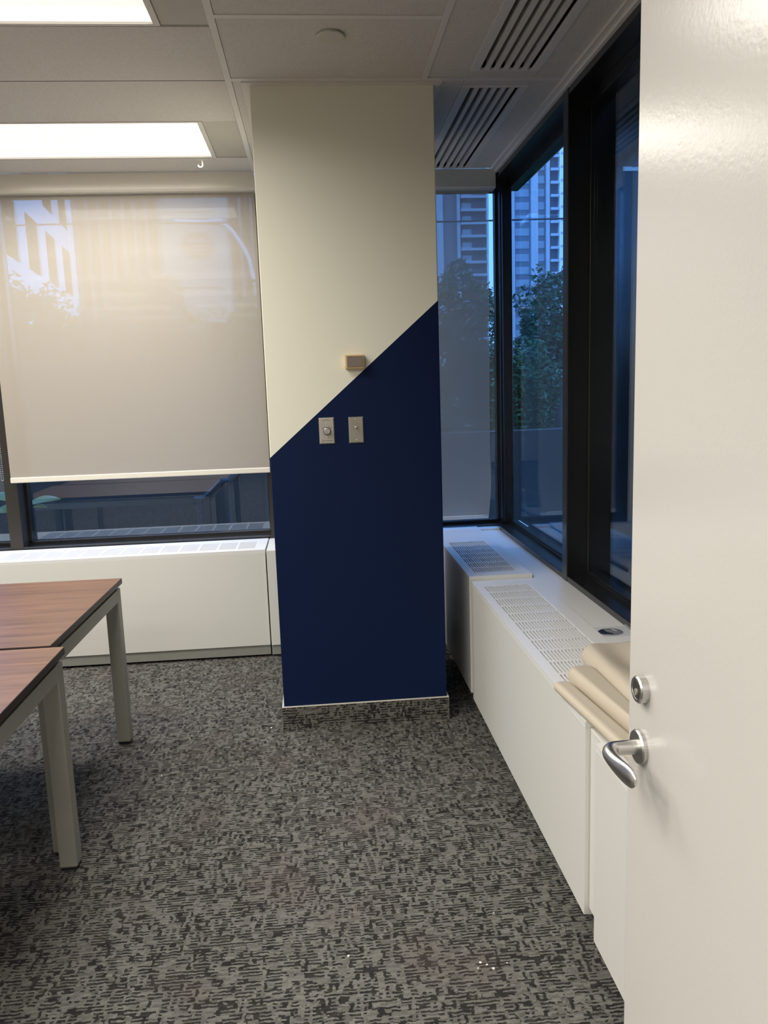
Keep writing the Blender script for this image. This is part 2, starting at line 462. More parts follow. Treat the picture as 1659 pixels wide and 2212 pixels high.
struct('trim_window_edge', MB().box(1.060, 1.100, WY0, 4.70, CZ - 0.012, CZ + 0.004).box(1.085, 1.104, WY0, 4.76, CZ - 0.022, CZ + 0.004), M['tee'], 0.002)
struct('trim_column_top', MB().box(CX0 - 0.03, CX1 + 0.03, CY0 - 0.03, CY0, CZ - 0.006, CZ).box(CX0 - 0.03, CX0, CY0, CY1, CZ - 0.006, CZ).box(CX1, CX1 + 0.03, CY0, CY1, CZ - 0.006, CZ), M['tee'])


# ---- windows
def far_window(n, x0, x1):
    wd = setting('window_%d' % n, (x0, FY, 0.628))
    fr = MB()
    fr.box(x0 - 0.03, x1 + 0.03, FY, FY + 0.012, 0.628, 0.650)              # front upstand
    fr.box(x0 - 0.03, x1 + 0.03, FY + 0.012, FG - 0.02, 0.628, 0.646)       # sill
    fr.box(x0, x1, FG - 0.026, FG + 0.03, 0.628, 0.668)                     # glazing stop
    fr.box(x0 - 0.03, x1 + 0.03, FY, FG + 0.05, 2.66, CZ)                   # head
    fr.box(x0 - 0.003, x0 + 0.022, FG - 0.026, FG + 0.03, 0.66, 2.66).box(x1 - 0.012, x1 + 0.003, FG - 0.026, FG + 0.03, 0.66, 2.66)
    fr.build('window_frame', M['black_frame'], wd, 0.002)
    box(x0, x1, FG, FG + 0.006, 0.655, 2.67).build('glass_pane', M['glass'], wd)
    return wd


far_window(1, -1.773, -0.305)
far_window(2, -3.30, -1.848)
far_window(3, 0.52, 1.139)
far_window(4, -4.80, -3.375)
struct('trim_mullion', MB().box(-1.848, -1.773, FY - 0.002, 5.0, 0.628, CZ), M['bronze_frame'], 0.003)
struct('trim_mullion_end', MB().box(-0.305, -0.235, FY - 0.002, 5.0, 0.628, CZ), M['bronze_frame'], 0.003)
struct('trim_mullion_left', MB().box(-3.375, -3.30, FY - 0.002, 5.0, 0.628, CZ).box(-5.2, -4.80, FY - 0.002, 5.0, 0.628, CZ), M['bronze_frame'], 0.003)
struct('trim_mullion_right', MB().box(0.46, 0.52, FY - 0.002, 5.0, 0.628, CZ), M['black_frame'], 0.003)
struct('trim_corner_post', MB().box(1.139, 1.213, 4.80, 4.935, 0.628, CZ).box(1.145, 1.152, 4.785, 4.80, 0.65, 2.66), M['black_frame'], 0.003)


def side_window(n, y0, y1):
    wd = setting('window_%d' % n, (RXF, y0, 0.622))
    fr = MB()
    fr.box(RXF, RXF + 0.012, y0, y1, 0.618, 0.652)
    fr.box(RXF + 0.012, RG - 0.012, y0, y1, 0.622, 0.648)
    fr.box(RG - 0.020, RG + 0.03, y0, y1, 0.622, 0.664).box(RG - 0.012, RG + 0.03, y0, y1, 0.66, 0.672)
    fr.box(RXF, RG + 0.05, y0, y1, 2.69, CZ).box(RG - 0.018, RG + 0.05, y0, y1, 2.638, 2.69)
    fr.build('window_frame', M['black_frame'], wd, 0.002)
    box(RG, RG + 0.006, y0, y1, 0.66, 2.66).build('glass_pane', M['glass'], wd)
    return wd


side_window(5, 3.461, 4.80)
side_window(6, 1.95, 3.395)
side_window(7, 0.40, 1.88)
MB_m = MB().box(RXF - 0.002, RXF + 0.10, 3.395, 3.461, 0.618, CZ).box(RXF + 0.09, RXF + 0.20, 3.38, 3.476, 0.618, CZ)
struct('trim_mullion_side', MB_m, M['black_frame'], 0.003)
struct('trim_mullion_near', MB().box(RXF - 0.002, RXF + 0.20, 1.88, 1.95, 0.618, CZ).box(RXF, RXF + 0.2, WY0, 0.40, 0.618, CZ), M['black_frame'], 0.003)
struct('trim_window_ledge', MB().box(0.975, RXF + 0.002, WY0, FY, 0.598, 0.626).box(0.975, RXF + 0.002, 4.715, FY, 0.626, 0.640), M['white_lid'], 0.002)

# ---- entry door, standing open at the right
DX, DY = 0.470, 1.140
dr = setting('door_1', (DX, 0.14, 0.0))
box(DX, DX + 0.045, 0.20, DY, 0.008, 2.45).build('door_leaf', M['door_paint'], dr, 0.0025, 3)
ly, lz = 1.090, 0.975
hd = MB()
hd.lathe((DX, ly, lz), (-1, 0, 0), [(0, 0.0262), (0.006, 0.0262), (0.0085, 0.0245), (0.009, 0.012)], 40)
hdo = hd.build('rosette', M['steel'], dr, 0.0); hdo['label'] = 'round satin steel handle rosette'
lv = MB()
path = []
lv.tube([(DX - 0.007, ly, lz), (DX - 0.028, ly, lz), (DX - 0.041, ly, lz), (DX - 0.049, ly - 0.003, lz), (DX - 0.0545, ly - 0.012, lz),
         (DX - 0.0560, ly - 0.024, lz - 0.001), (DX - 0.0555, ly - 0.042, lz - 0.003), (DX - 0.0535, ly - 0.058, lz - 0.004),
         (DX - 0.0515, ly - 0.074, lz - 0.004), (DX - 0.0500, ly - 0.086, lz - 0.004), (DX - 0.049, ly - 0.093, lz - 0.004), (DX - 0.0485, ly - 0.097, lz - 0.004)],
        [0.0112, 0.0110, 0.0110, 0.0118, 0.0118, (0.0108, 0.0118), (0.0090, 0.0130), (0.0074, 0.0146), (0.0066, 0.0152), (0.0058, 0.0142), (0.0050, 0.0112), (0.0022, 0.0055)], 24, True, (0.12, 0, 1))
lvo = lv.build('lever_handle', M['steel'], dr); lvo['label'] = 'satin steel lever handle'
sm = lvo.modifiers.new('subsurf', 'SUBSURF'); sm.levels = 1; sm.render_levels = 1
ky, kz = 1.082, 1.070
lk = MB().lathe((DX, ky, kz), (-1, 0, 0), [(0, 0.0205), (0.011, 0.0205), (0.0135, 0.0185), (0.0135, 0.0150), (0.0120, 0.0145)], 40)
lko = lk.build('lock_ring', M['steel'], dr); lko['label'] = 'round steel lock ring'
cyl = MB().lathe((DX - 0.0115, ky, kz), (-1, 0, 0), [(0, 0.0145), (0.001, 0.0145), (0.0015, 0.0135)], 32).build('lock_cylinder', M['steel_dark'], lko)
MB().box(DX - 0.0145, DX - 0.0125, ky - 0.0012, ky + 0.0012, kz - 0.0085, kz - 0.001).lathe((DX - 0.012, ky, kz - 0.003), (-1, 0, 0), [(0, 0.005), (0.0022, 0.0048)], 16).build('keyway', M['plate'], lko)
struct('trim_door_frame', box(0.515, 0.545, -0.012, 0.112, 0, 2.50), M['door_paint'], 0.002)

# ------------------------------------------------------------------ ceiling lights
LIGHT_LABELS = {(0, 0): 'long recessed ceiling light right above the lowered wide blind', (1, 0): 'nearer ceiling light cut by the top left corner of the photo'}


def lamp(o, sx, sy):
    # prismatic lenses throw most of their light downwards
    ld = bpy.data.lights.new('lamp', 'AREA'); ld.shape = 'RECTANGLE'; ld.size = sx; ld.size_y = sy
    ld.energy = LAMP_W; ld.spread = math.radians(LAMP_SPREAD); ld.color = LAMP_COLOR
    lo = bpy.data.objects.new('lamp', ld); col.objects.link(lo); lo.parent = o; lo.location = (0, 0, 0.004)


def make_light(k, row, bay, x0, x1, y0, y1, bx0, bx1):
    lab = LIGHT_LABELS.get((row, bay))
    if lab is None: lab = 'recessed ceiling light, %s row from the far windows, %s' % (('first', 'second', 'third', 'fourth', 'fifth', 'last')[row], ('over the table ends', 'toward the left wall')[bay])
    o = thing('ceiling_light', ((x0 + x1) / 2, (y0 + y1) / 2, CZ), lab, 'light', 'recessed ceiling lights')
    fw = 0.016
    MB().box(x0, x1, y0, y0 + fw, CZ - 0.001, CZ + 0.02).box(x0, x1, y1 - fw, y1, CZ - 0.001, CZ + 0.02).box(x0, x0 + 0.022, y0 + fw, y1 - fw, CZ - 0.001, CZ + 0.02).box(x1 - 0.022, x1, y0 + fw, y1 - fw, CZ - 0.001, CZ + 0.02).build('frame', M['tee'], o, 0.0015)
    box(x0 + 0.02, x1 - 0.02, y0 + fw - 0.002, y1 - fw + 0.002, CZ + 0.006, CZ + 0.012).build('diffuser', M['lens'], o)
    box(x0, x1, y0, y1, CZ + 0.02, CZ + 0.10).build('housing', M['vent'], o)
    box(x1 + 0.002, bx1 - 0.002, y0, y1, CZ + 0.004, CZ + 0.012).build('filler_panel', M['filler'], o)
    box(bx0 + 0.002, x0 - 0.002, y0, y1, CZ + 0.004, CZ + 0.012).build('filler_panel', M['filler'], o)
    lamp(o, x1 - x0 - 0.06, y1 - y0 - 0.05)
    return o


for i, (x0, x1, y0, y1, bx0, bx1) in enumerate(lights):
    make_light(i, i % 6, i // 6, x0, x1, y0, y1, bx0, bx1)

# ------------------------------------------------------------------ linear ceiling vents
def make_vent(y0, y1, label):
    o = thing('ceiling_vent', (0.803, (y0 + y1) / 2, CZ), label, 'vent', 'slotted ceiling vents')
    x0, x1 = 0.664, 0.942
    a, n, p, sw = 0.701, 6, 0.0377, 0.0185
    fr = MB().box(x0, a, y0, y1, CZ - 0.004, CZ + 0.006).box(a + (n - 1) * p + sw, x1, y0, y1, CZ - 0.004, CZ + 0.006)
    fr.box(a, a + (n - 1) * p + sw, y0, y0 + 0.012, CZ - 0.004, CZ + 0.006).box(a, a + (n - 1) * p + sw, y1 - 0.012, y1, CZ - 0.004, CZ + 0.006)
    fr.build('frame', M['vent'], o, 0.001)
    for k in range(n - 1):
        box(a + k * p + sw, a + (k + 1) * p, y0 + 0.012, y1 - 0.012, CZ - 0.004, CZ + 0.006).box(a + k * p + sw + 0.006, a + (k + 1) * p - 0.006, y0 + 0.012, y1 - 0.012, CZ + 0.006, CZ + 0.04).build('slat', M['vent'], o)
    MB().box(x0, x1, y0, y1, CZ + 0.09, CZ + 0.10).box(x0, x0 + 0.01, y0, y1, CZ + 0.006, CZ + 0.09).box(x1 - 0.01, x1, y0, y1, CZ + 0.006, CZ + 0.09).box(x0, x1, y0, y0 + 0.01, CZ + 0.006, CZ + 0.09).box(x0, x1, y1 - 0.01, y1, CZ + 0.006, CZ + 0.09).build('backing', M['black'], o)
    return o


make_vent(3.438, 4.672, 'slotted ceiling vent running back from the column to the grey blind')
make_vent(2.21, 3.275, 'nearer slotted ceiling vent cut by the top edge of the photo')

# sprinkler cover disc, ceiling hook
o = MB().lathe((0.111, 2.966, CZ), (0, 0, -1), [(0, 0.044), (0.004, 0.044), (0.0045, 0.050), (0.009, 0.050), (0.0105, 0.047)], 48).build('sprinkler_cover', M['cover'])
tag(o, 'flat round cream cover disc on the ceiling tile before the column', 'cover')
hk = thing('ceiling_hook', (-0.545, 4.447, CZ), 'small white plastic hook hanging at the edge of the ceiling light', 'hook')
box(-0.560, -0.528, 4.440, 4.458, CZ - 0.004, CZ - 0.0005).build('clip', M['white_plastic'], hk, 0.001)
pts = [(-0.536, 4.447, CZ - 0.004), (-0.532, 4.447, CZ - 0.020)]
for k in range(11):
    a = math.radians(20 - 200 * k / 10)
    pts.append((-0.5435 + 0.0115 * math.cos(a), 4.447, CZ - 0.030 + 0.0115 * math.sin(a)))
MB().tube(pts, 0.0042, 10).build('hook', M['white_plastic'], hk)


# ------------------------------------------------------------------ roller blinds
def chain(mb, x, y, z0, z1, loop=0.007, r=0.0022):
    n = int((z1 - z0) / 0.012)
    for s in (-1, 1):
        for k in range(n): mb.sphere((x + s * loop, y, z0 + k * 0.012 + 0.006), r, 6, 4)
    for k in range(4): mb.sphere((x + loop * math.cos(math.pi * (1.1 + 0.27 * k)), y, z0 - 0.004 + loop * 0.7 * math.sin(math.pi * (1.1 + 0.27 * k))), r, 6, 4)
    return mb


def cloth(x0, x1, y, z0, z1, edge=None, thick=0.0007, nx=12, nz=40, curl=0.0):
    v, f = [], []
    for i in range(nz + 1):
        z = z0 + (z1 - z0) * i / nz
        xe = edge(z) if edge else x1
        for j in range(nx + 1):
            u = j / nx; x = x0 + (xe - x0) * u
            yy = y + 0.0012 * math.sin(3.1 * z + 2 * u) + curl * (u ** 6) * math.exp(-((z - z0) / 0.18) ** 2)
            v.append((x, yy, z))
    W = nx + 1
    f = [(i * W + j, i * W + j + 1, (i + 1) * W + j + 1, (i + 1) * W + j) for i in range(nz) for j in range(nx)]
    return MB().add(v, f, True)


b1 = thing('roller_blind', (-1.04, 4.73, CZ), 'wide beige roller blind pulled most of the way down left of the column', 'blind')
fas = MB().prism([(4.683, CZ - 0.002), (4.683, 2.650), (4.690, 2.640), (4.700, 2.636), (4.775, 2.636), (4.775, CZ - 0.002)], lambda a, b: (-1.795, a, b), lambda a, b: (-0.283, a, b))
fas.build('headbox', M['fascia'], b1)
cloth(-1.788, -0.288, 4.735, 1.066, 2.638).build('fabric', M['blind'], b1)
box(-1.789, -0.287, 4.726, 4.744, 1.041, 1.072).build('bottom_bar', M['bar'], b1, 0.004, 3)
chain(MB(), -0.2805, 4.725, 1.30, 2.635, 0.003, 0.0028).build('pull_chain', M['dark_bead'], b1)
ch = chain(MB(), -1.806, 4.66, 1.075, 2.66, 0.0065, 0.0026).build('pull_chain', M['bead'])
tag(ch, 'beaded blind chain looping down the window bar at the left edge', 'chain')
struct('trim_blind_pocket', MB().box(-5.0, -1.80, 4.683, 4.775, 2.636, CZ - 0.002), M['fascia'])

b2 = thing('roller_blind', (0.82, 4.73, CZ), 'narrow grey roller blind fully lowered in the corner behind the column', 'blind')
MB().prism([(4.683, CZ - 0.002), (4.683, 2.640), (4.690, 2.632), (4.775, 2.632), (4.775, CZ - 0.002)], lambda a, b: (0.56, a, b), lambda a, b: (1.091, a, b)).build('headbox', M['fascia'], b2, 0.002)


def redge(z):
    t_ = (2.632 - z) / (2.632 - 0.70)
    return 1.060 - 0.013 * t_ + 0.006 * math.exp(-((z - 0.95) / 0.12) ** 2) - 0.013 * max(0, (0.87 - z) / 0.17) ** 1.3


cloth(0.565, 1.06, 4.735, 0.715, 2.634, redge, curl=-0.01).build('fabric', M['blind'], b2)
box(0.565, 1.035, 4.727, 4.743, 0.700, 0.722).build('bottom_bar', M['bar'], b2, 0.003)


# ------------------------------------------------------------------ convector cabinets
def convector(fn, L, zb, zt, depth, cells, g0, label, toe=0.05, v0=0.035, vw=0.205, group='white convector cabinets', strip=False, pitch=0.110, feet=True):
    """u runs along the front, v into the wall; fn(u, v) gives x, y. g0: where the grille starts."""
    x, y = fn(L / 2, depth / 2)
    o = thing('convector_cabinet', (x, y, 0.0), label, 'cabinet', group)

    def bx(mb, u0, u1, v0_, v1_, z0, z1):
        xa, ya = fn(u0, v0_); xb, yb = fn(u1, v1_)
        return mb.box(min(xa, xb), max(xa, xb), min(ya, yb), max(ya, yb), z0, z1)
    lt = 0.016
    bx(MB(), 0, L, 0, 0.018, zb, zt - lt).build('front_panel', M['white_paint'], o, 0.0015)
    bx(MB(), 0, 0.018, 0.018, depth, zb, zt - lt).build('end_panel', M['white_paint'], o)
    bx(MB(), L - 0.018, L, 0.018, depth, zb, zt - lt).build('end_panel', M['white_paint'], o)
    gl = cells * pitch
    lid = MB()
    bx(lid, 0, L, 0, v0, zt - lt, zt); bx(lid, 0, L, v0 + vw, depth, zt - lt, zt)
    bx(lid, 0, g0, v0, v0 + vw, zt - lt, zt); bx(lid, g0 + gl, L, v0, v0 + vw, zt - lt, zt)
    lid.build('top_panel', M['white_lid'], o)
    gr = MB(); nf = 17; p = vw / nf
    for k in range(nf + 1): bx(gr, g0, g0 + gl, v0 + k * p - 0.0026, v0 + k * p + 0.0026, zt - 0.0085, zt - 0.001)
    for c in range(cells + 1): bx(gr, g0 + c * pitch - 0.006, g0 + c * pitch + 0.006, v0, v0 + vw, zt - 0.0040, zt - 0.0003)
    gr.build('grille', M['white_lid'], o)
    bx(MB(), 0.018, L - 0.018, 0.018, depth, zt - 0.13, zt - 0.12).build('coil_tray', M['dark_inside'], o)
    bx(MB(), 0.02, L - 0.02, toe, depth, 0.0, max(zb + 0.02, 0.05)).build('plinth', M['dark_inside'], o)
    if strip:
        bx(MB(), 0, L, 0.012, 0.03, 0.014, zb).build('base_strip', M['grey_base'], o)
    return o


# right wall: u from far to near
fr = lambda yfar, xf: (lambda u, v: (xf + v, yfar - u))
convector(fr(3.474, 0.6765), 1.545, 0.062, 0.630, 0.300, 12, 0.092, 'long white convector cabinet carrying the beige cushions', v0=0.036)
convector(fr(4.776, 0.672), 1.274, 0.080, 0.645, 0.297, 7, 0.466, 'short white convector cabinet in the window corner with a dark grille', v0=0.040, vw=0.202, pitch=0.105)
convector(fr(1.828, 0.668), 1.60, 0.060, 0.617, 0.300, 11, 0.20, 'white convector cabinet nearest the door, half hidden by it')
o = box(0.690, 0.975, 1.835, 1.925, 0.085, 0.612).build('cabinet_filler', M['white_paint'], None, 0.0015)
tag(o, 'narrow white filler piece between the two convector cabinets by the door', 'filler panel')
box(0.74, 0.97, 1.84, 1.92, 0.0, 0.085).build('foot', M['dark_inside'], o)
o = box(0.700, 0.975, 3.4755, 3.5005, 0.085, 0.612).build('cabinet_filler', M['white_paint'], None, 0.001)
tag(o, 'thin white filler strip between the long and the short convector cabinet', 'filler panel')
box(0.74, 0.97, 3.477, 3.499, 0.0, 0.085).build('foot', M['dark_inside'], o)
# below the far window: u from right to left
ff = lambda x0, yf: (lambda u, v: (x0 - u, yf + v))
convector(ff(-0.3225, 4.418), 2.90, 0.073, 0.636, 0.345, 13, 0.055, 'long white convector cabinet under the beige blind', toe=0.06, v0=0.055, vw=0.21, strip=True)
fl = thing('cabinet_filler', (-0.2, 4.6, 0), 'narrow white filler cabinet between the left convector and the column', 'filler panel')
box(-0.3145, 0.30, 4.408, 4.775, 0.073, 0.632).build('body', M['white_paint'], fl, 0.002)
box(-0.3145, 0.30, 4.420, 4.44, 0.014, 0.073).build('base_strip', M['grey_base'], fl)
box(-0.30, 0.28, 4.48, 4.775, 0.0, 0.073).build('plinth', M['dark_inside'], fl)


# ------------------------------------------------------------------ tables
def make_table(x1, y0, y1, xfar1, label, width=1.5):
    """Right edge runs from (x1, y0) to (xfar1, y1)."""
    ang = math.atan2(xfar1 - x1, y1 - y0); D = (y1 - y0) / math.cos(ang)
    o = thing('meeting_table', (x1, y0, 0.0), label, 'table', 'meeting tables pushed together')
    o.rotation_euler = (0, 0, -ang)
    P = lambda a: (x1 + a[0], y0 + a[1], a[2])

    def bx(mb, u0, u1, v0, v1, z0, z1): return mb.box(x1 + u0, x1 + u1, y0 + v0, y0 + v1, z0, z1)
    zt = 0.740
    bx(MB(), -width, 0, 0, D, zt - 0.024, zt - 0.0008).build('edge_band', M['table_edge'], o, 0.0015)
    top = bx(MB(), -width + 0.0012, -0.0012, 0.0012, D - 0.0012, zt - 0.003, zt).build('tabletop', M['wood'], o)
    fz1, fz0, lw = zt - 0.040, zt - 0.092, 0.056
    i = 0.008
    fm = MB()
    bx(fm, -width + i + lw, -i - lw, i, i + 0.03, fz0, fz1); bx(fm, -width + i + lw, -i - lw, D - i - 0.03, D - i, fz0, fz1)
    bx(fm, -i - 0.03, -i, i + lw, D - i - lw, fz0, fz1); bx(fm, -width + i, -width + i + 0.03, i + lw, D - i - lw, fz0, fz1)
    fm.build('frame', M['leg'], o, 0.002)
    for u in (-i - lw, -width + i):
        for v in (i, D - i - lw):
            lg = bx(MB(), u, u + lw, v, v + lw, 0.012, fz1).build('leg', M['leg'], o, 0.004, 3)
            bx(MB(), u + 0.003, u + lw - 0.003, v + 0.003, v + lw - 0.003, 0.0, 0.012).build('foot_cap', M['black'], lg, 0.003)
            bx(MB(), u + 0.012, u + lw - 0.012, v + 0.012, v + lw - 0.012, fz1, zt - 0.024).build('spacer', M['black'], lg)
    return o


make_table(-0.886, 2.522, 3.435, -0.876, 'walnut-topped table with grey metal legs standing nearer the window')
make_table(-0.831, 1.40, 2.502, -0.836, 'walnut-topped table with grey metal legs standing nearer the doorway')

# ------------------------------------------------------------------ wall devices on the column
YW = CY0
th = thing('thermostat', (0.178, YW, 1.635), 'small tan thermostat box on the cream part of the column', 'thermostat')
MB().box(0.134, 0.216, YW - 0.028, YW, 1.606, 1.664).build('housing', M['ivory'], th, 0.003, 3)
MB().box(0.1415, 0.2105, YW - 0.0305, YW - 0.0275, 1.6125, 1.6585).build('face', M['taupe'], th, 0.001)
MB().box(0.150, 0.162, YW - 0.0312, YW - 0.030, 1.6535, 1.6555).build('marking', M['ink'], th)
MB().box(0.1315, 0.136, YW - 0.012, YW - 0.006, 1.612, 1.617).build('latch', M['ivory'], th)


def plate(x0, x1, z0, z1, mat, o):
    d, c = 0.0055, 0.0045
    v = [(x0, YW, z0), (x1, YW, z0), (x1, YW, z1), (x0, YW, z1), (x0 + c, YW - d, z0 + c), (x1 - c, YW - d, z0 + c), (x1 - c, YW - d, z1 - c), (x0 + c, YW - d, z1 - c)]
    MB().add(v, [(0, 1, 5, 4), (1, 2, 6, 5), (2, 3, 7, 6), (3, 0, 4, 7), (4, 5, 6, 7), (3, 2, 1, 0)]).build('wall_plate', mat, o, 0.0008)
    return YW - d


def screw(o, x, z, yf):
    MB().lathe((x, yf + 0.0005, z), (0, -1, 0), [(0, 0.0034), (0.0012, 0.0031), (0.0018, 0.0020)], 16).build('screw', M['steel'], o)


def marks(o, quads, yf, name='lettering'):
    mb = MB()
    for (x, z, w_, h_, a) in quads:
        c, s = math.cos(a), math.sin(a)
        pts = [(x + c * p - s * q, z + s * p + c * q) for p, q in ((-w_ / 2, -h_ / 2), (w_ / 2, -h_ / 2), (w_ / 2, h_ / 2), (-w_ / 2, h_ / 2))]
        mb.prism(pts, lambda a_, b_: (a_, yf, b_), lambda a_, b_: (a_, yf - 0.0002, b_))
    return mb.build(name, M['ink'], o)


tm = thing('timer_switch', (0.0445, YW, 1.346), 'spring timer dial switch in the left pale metal wall plate', 'switch')
yf = plate(0.0108, 0.0782, 1.2895, 1.4040, M['plate'], tm)
kx, kz2 = 0.0452, 1.3465
MB().lathe((kx, yf + 0.0003, kz2), (0, -1, 0), [(0, 0.0168), (0.010, 0.0160), (0.0115, 0.0150)], 40).build('dial_rim', M['ink'], tm)
MB().lathe((kx, yf - 0.0100, kz2), (0, -1, 0), [(0, 0.0142), (0.004, 0.0136), (0.0046, 0.0128)], 40).build('dial', M['steel'], tm)
marks(tm, [(kx, kz2 - 0.0068, 0.0011, 0.0130, 0)], yf - 0.0147, 'pointer')
screw(tm, 0.0445, 1.3790, yf); screw(tm, 0.0460, 1.3185, yf)
q = []
for k in range(7): q.append((0.0285 + k * 0.0052, 1.3915 + 0.0014 * (k % 2), 0.0036, 0.0016, 0))
for k in range(4): q.append((0.0370 + k * 0.0052, 1.3955, 0.0036, 0.0014, 0))
for a in (158, 147, 136, 118, 66, 48, 38, 29):
    r_ = 0.0222; q.append((kx + r_ * math.cos(math.radians(a)), kz2 + r_ * math.sin(math.radians(a)), 0.0042, 0.0017, math.radians(a - 90)))
for k in range(3): q.append((0.0290 + k * 0.0030, 1.3290, 0.0024, 0.0020, 0))
for k in range(4): q.append((0.0560 + k * 0.0040, 1.3292 - 0.0012 * (k % 2), 0.0032, 0.0020, 0))
marks(tm, q, yf)
q = [(0.0232, 1.3038, 0.0008, 0.0085, -0.25), (0.0300, 1.3040, 0.0010, 0.0085, 0), (0.0266, 1.3080, 0.0066, 0.0007, 0), (0.0266, 1.2998, 0.0070, 0.0007, 0), (0.0282, 1.3045, 0.0035, 0.0035, 0.785)]
for k in range(9): q.append((0.0360 + k * 0.0038, 1.3040 + (0.0006 if k in (0, 8, 4) else 0), 0.0029, 0.0036 if k in (4, 8) else 0.0029, -0.12))
marks(tm, q, yf, 'maker_mark')

rt = thing('rotary_switch', (0.1713, YW, 1.345), 'rotary control with a small pale knob in the right brushed wall plate', 'switch')
yf = plate(0.1383, 0.2045, 1.2885, 1.4025, M['plate_brushed'], rt)
kx, kz2 = 0.1690, 1.3605
MB().lathe((kx, yf + 0.0003, kz2), (0, -1, 0), [(0, 0.0045), (0.006, 0.0045), (0.014, 0.0040), (0.0145, 0.003)], 20).build('knob_shaft', M['steel_dark'], rt)
MB().prism([(kx - 0.0045, kz2 - 0.0026), (kx + 0.0045, kz2 - 0.0046), (kx + 0.0008, kz2 + 0.0046)], lambda a, b: (a, yf - 0.006, b), lambda a, b: (a, yf - 0.017, b)).build('knob', M['white_plastic'], rt, 0.0006)
screw(rt, 0.1706, 1.3905, yf); screw(rt, 0.1712, 1.3020, yf)
q = [(kx, kz2 + 0.0085, 0.0020, 0.0028, 0), (kx + 0.0145, kz2 - 0.0006, 0.0100, 0.0012, 0)]
for a in (60, 35, 120, 150, 185, 215, 235, 270, 310, 335):
    r_ = 0.0170; q.append((kx + r_ * math.cos(math.radians(a)), kz2 + r_ * math.sin(math.radians(a)), 0.0032, 0.0014, math.radians(a)))
marks(rt, q, yf)


# ------------------------------------------------------------------ beige cushions, bag
def cushion(name, x0, x1, y0, y1, z0, thick, R, corner, label, base=lambda x, y: 0.0, top=lambda x, y: 0.0, skew=0.0, skew_r=None):
    if skew_r is None: skew_r = skew
    sk = lambda x, y: (skew + (skew_r - skew) * max(0, min(1, (x - x0) / (x1 - x0)))) * (y - y1)
    n = 10
    ring0 = []
    for cx, cy_, a0 in ((x1 - corner, y1 - corner, 0), (x0 + corner, y1 - corner, 90), (x0 + corner, y0 + corner, 180), (x1 - corner, y0 + corner, 270)):
        for k in range(n + 1):
            a = math.radians(a0 + 90 * k / n); ring0.append((cx + corner * math.cos(a), cy_ + corner * math.sin(a), math.cos(a), math.sin(a)))
    # subdivide long sides
    dense = []
    m = len(ring0)
    for i in range(m):
        a, b = ring0[i], ring0[(i + 1) % m]; d = math.hypot(b[0] - a[0], b[1] - a[1]); s = max(1, int(d / 0.02))
        for k in range(s):
            t_ = k / s; dense.append(tuple(a[j] + (b[j] - a[j]) * t_ for j in range(4)))
    m = len(dense); rings = []; K = 10
    cx, cy_ = (x0 + x1) / 2, (y0 + y1) / 2
    levels = [(R * (1 - math.cos(math.pi * i / K)), 0) for i in range(0)]
    prof = []
    for i in range(K + 1):                                   # side: from the bottom edge round to the top
        a = -math.pi / 2 + math.pi * i / K
        prof.append((R * (1 - math.cos(a)), thick / 2 + thick / 2 * math.sin(a)))
    v = []
    for ins, h in prof:
        for (px, py, nx, ny) in dense:
            x, y = px - nx * ins, py - ny * ins
            x += sk(x, y)
            v.append((x, y, z0 + base(x, y) + h + (top(x, y) if h > thick * 0.5 else 0) * max(0, (h / thick - 0.5) * 2)))
    inner = [v[K * m + i] for i in range(m)]
    for s in (0.86, 0.70, 0.52, 0.34, 0.16):
        for i, (px, py, nx, ny) in enumerate(dense):
            ix, iy = px - nx * R, py - ny * R
            x, y = cx + (ix - cx) * s, cy_ + (iy - cy_) * s; x += sk(x, y)
            v.append((x, y, z0 + base(x, y) + thick + top(x, y)))
    T_ = K + 5
    f = [(r * m + i, r * m + (i + 1) % m, (r + 1) * m + (i + 1) % m, (r + 1) * m + i) for r in range(T_) for i in range(m)]
    f.append(tuple(T_ * m + i for i in range(m))); f.append(tuple(m - 1 - i for i in range(m)))
    ob = MB().add(v, f, True).build(name, M['vinyl'])
    return tag(ob, label, 'cushion', 'beige vinyl cushions on the convector')


ZC = 0.6305
cushion('vinyl_cushion', 0.652, 0.7055, 1.20, 2.150, ZC + 0.001, 0.031, 0.0150, 0.020, 'thin beige vinyl roll at the front edge, lowest of the three on the cabinet', skew=-0.093, skew_r=-0.10)
cushion('vinyl_cushion', 0.7065, 0.7985, 1.25, 2.205, ZC + 0.001, 0.056, 0.020, 0.036, 'beige vinyl cushion lying in the middle of the three on the cabinet', skew=-0.10, skew_r=0.0)
cushion('vinyl_cushion', 0.7945, 1.085, 1.20, 2.350, ZC + 0.001, 0.076, 0.034, 0.055, 'tallest broad beige vinyl cushion with a soft dent, beside the window',
        top=lambda x, y: -0.024 * math.exp(-(((x - 0.905) / 0.048) ** 2 + ((y - 2.16) / 0.13) ** 2)) + 0.016 * math.exp(-(((x - 1.00) / 0.05) ** 2 + ((y - 2.06) / 0.10) ** 2)))


def bag_mesh():
    nx, ny = 22, 18; v = []
    for i in range(ny + 1):
        for j in range(nx + 1):
            u, w_ = j / nx, i / ny
            x = 0.972 + 0.135 * u; y = 2.600 + 0.112 * w_
            z = 0.6275 + 0.007 * math.exp(-(((u - 0.45) / 0.3) ** 2 + ((w_ - 0.5) / 0.33) ** 2)) + 0.0015 * abs(math.sin(17 * u + 5 * w_))
            if u > 0.8: z += 0.05 * (u - 0.8) ** 1.2
            if x > 1.098: x = 1.098
            v.append((x, y, z))
    W = nx + 1
    return MB().add(v, [(i * W + j, i * W + j + 1, (i + 1) * W + j + 1, (i + 1) * W + j) for i in range(ny) for j in range(nx)], True)


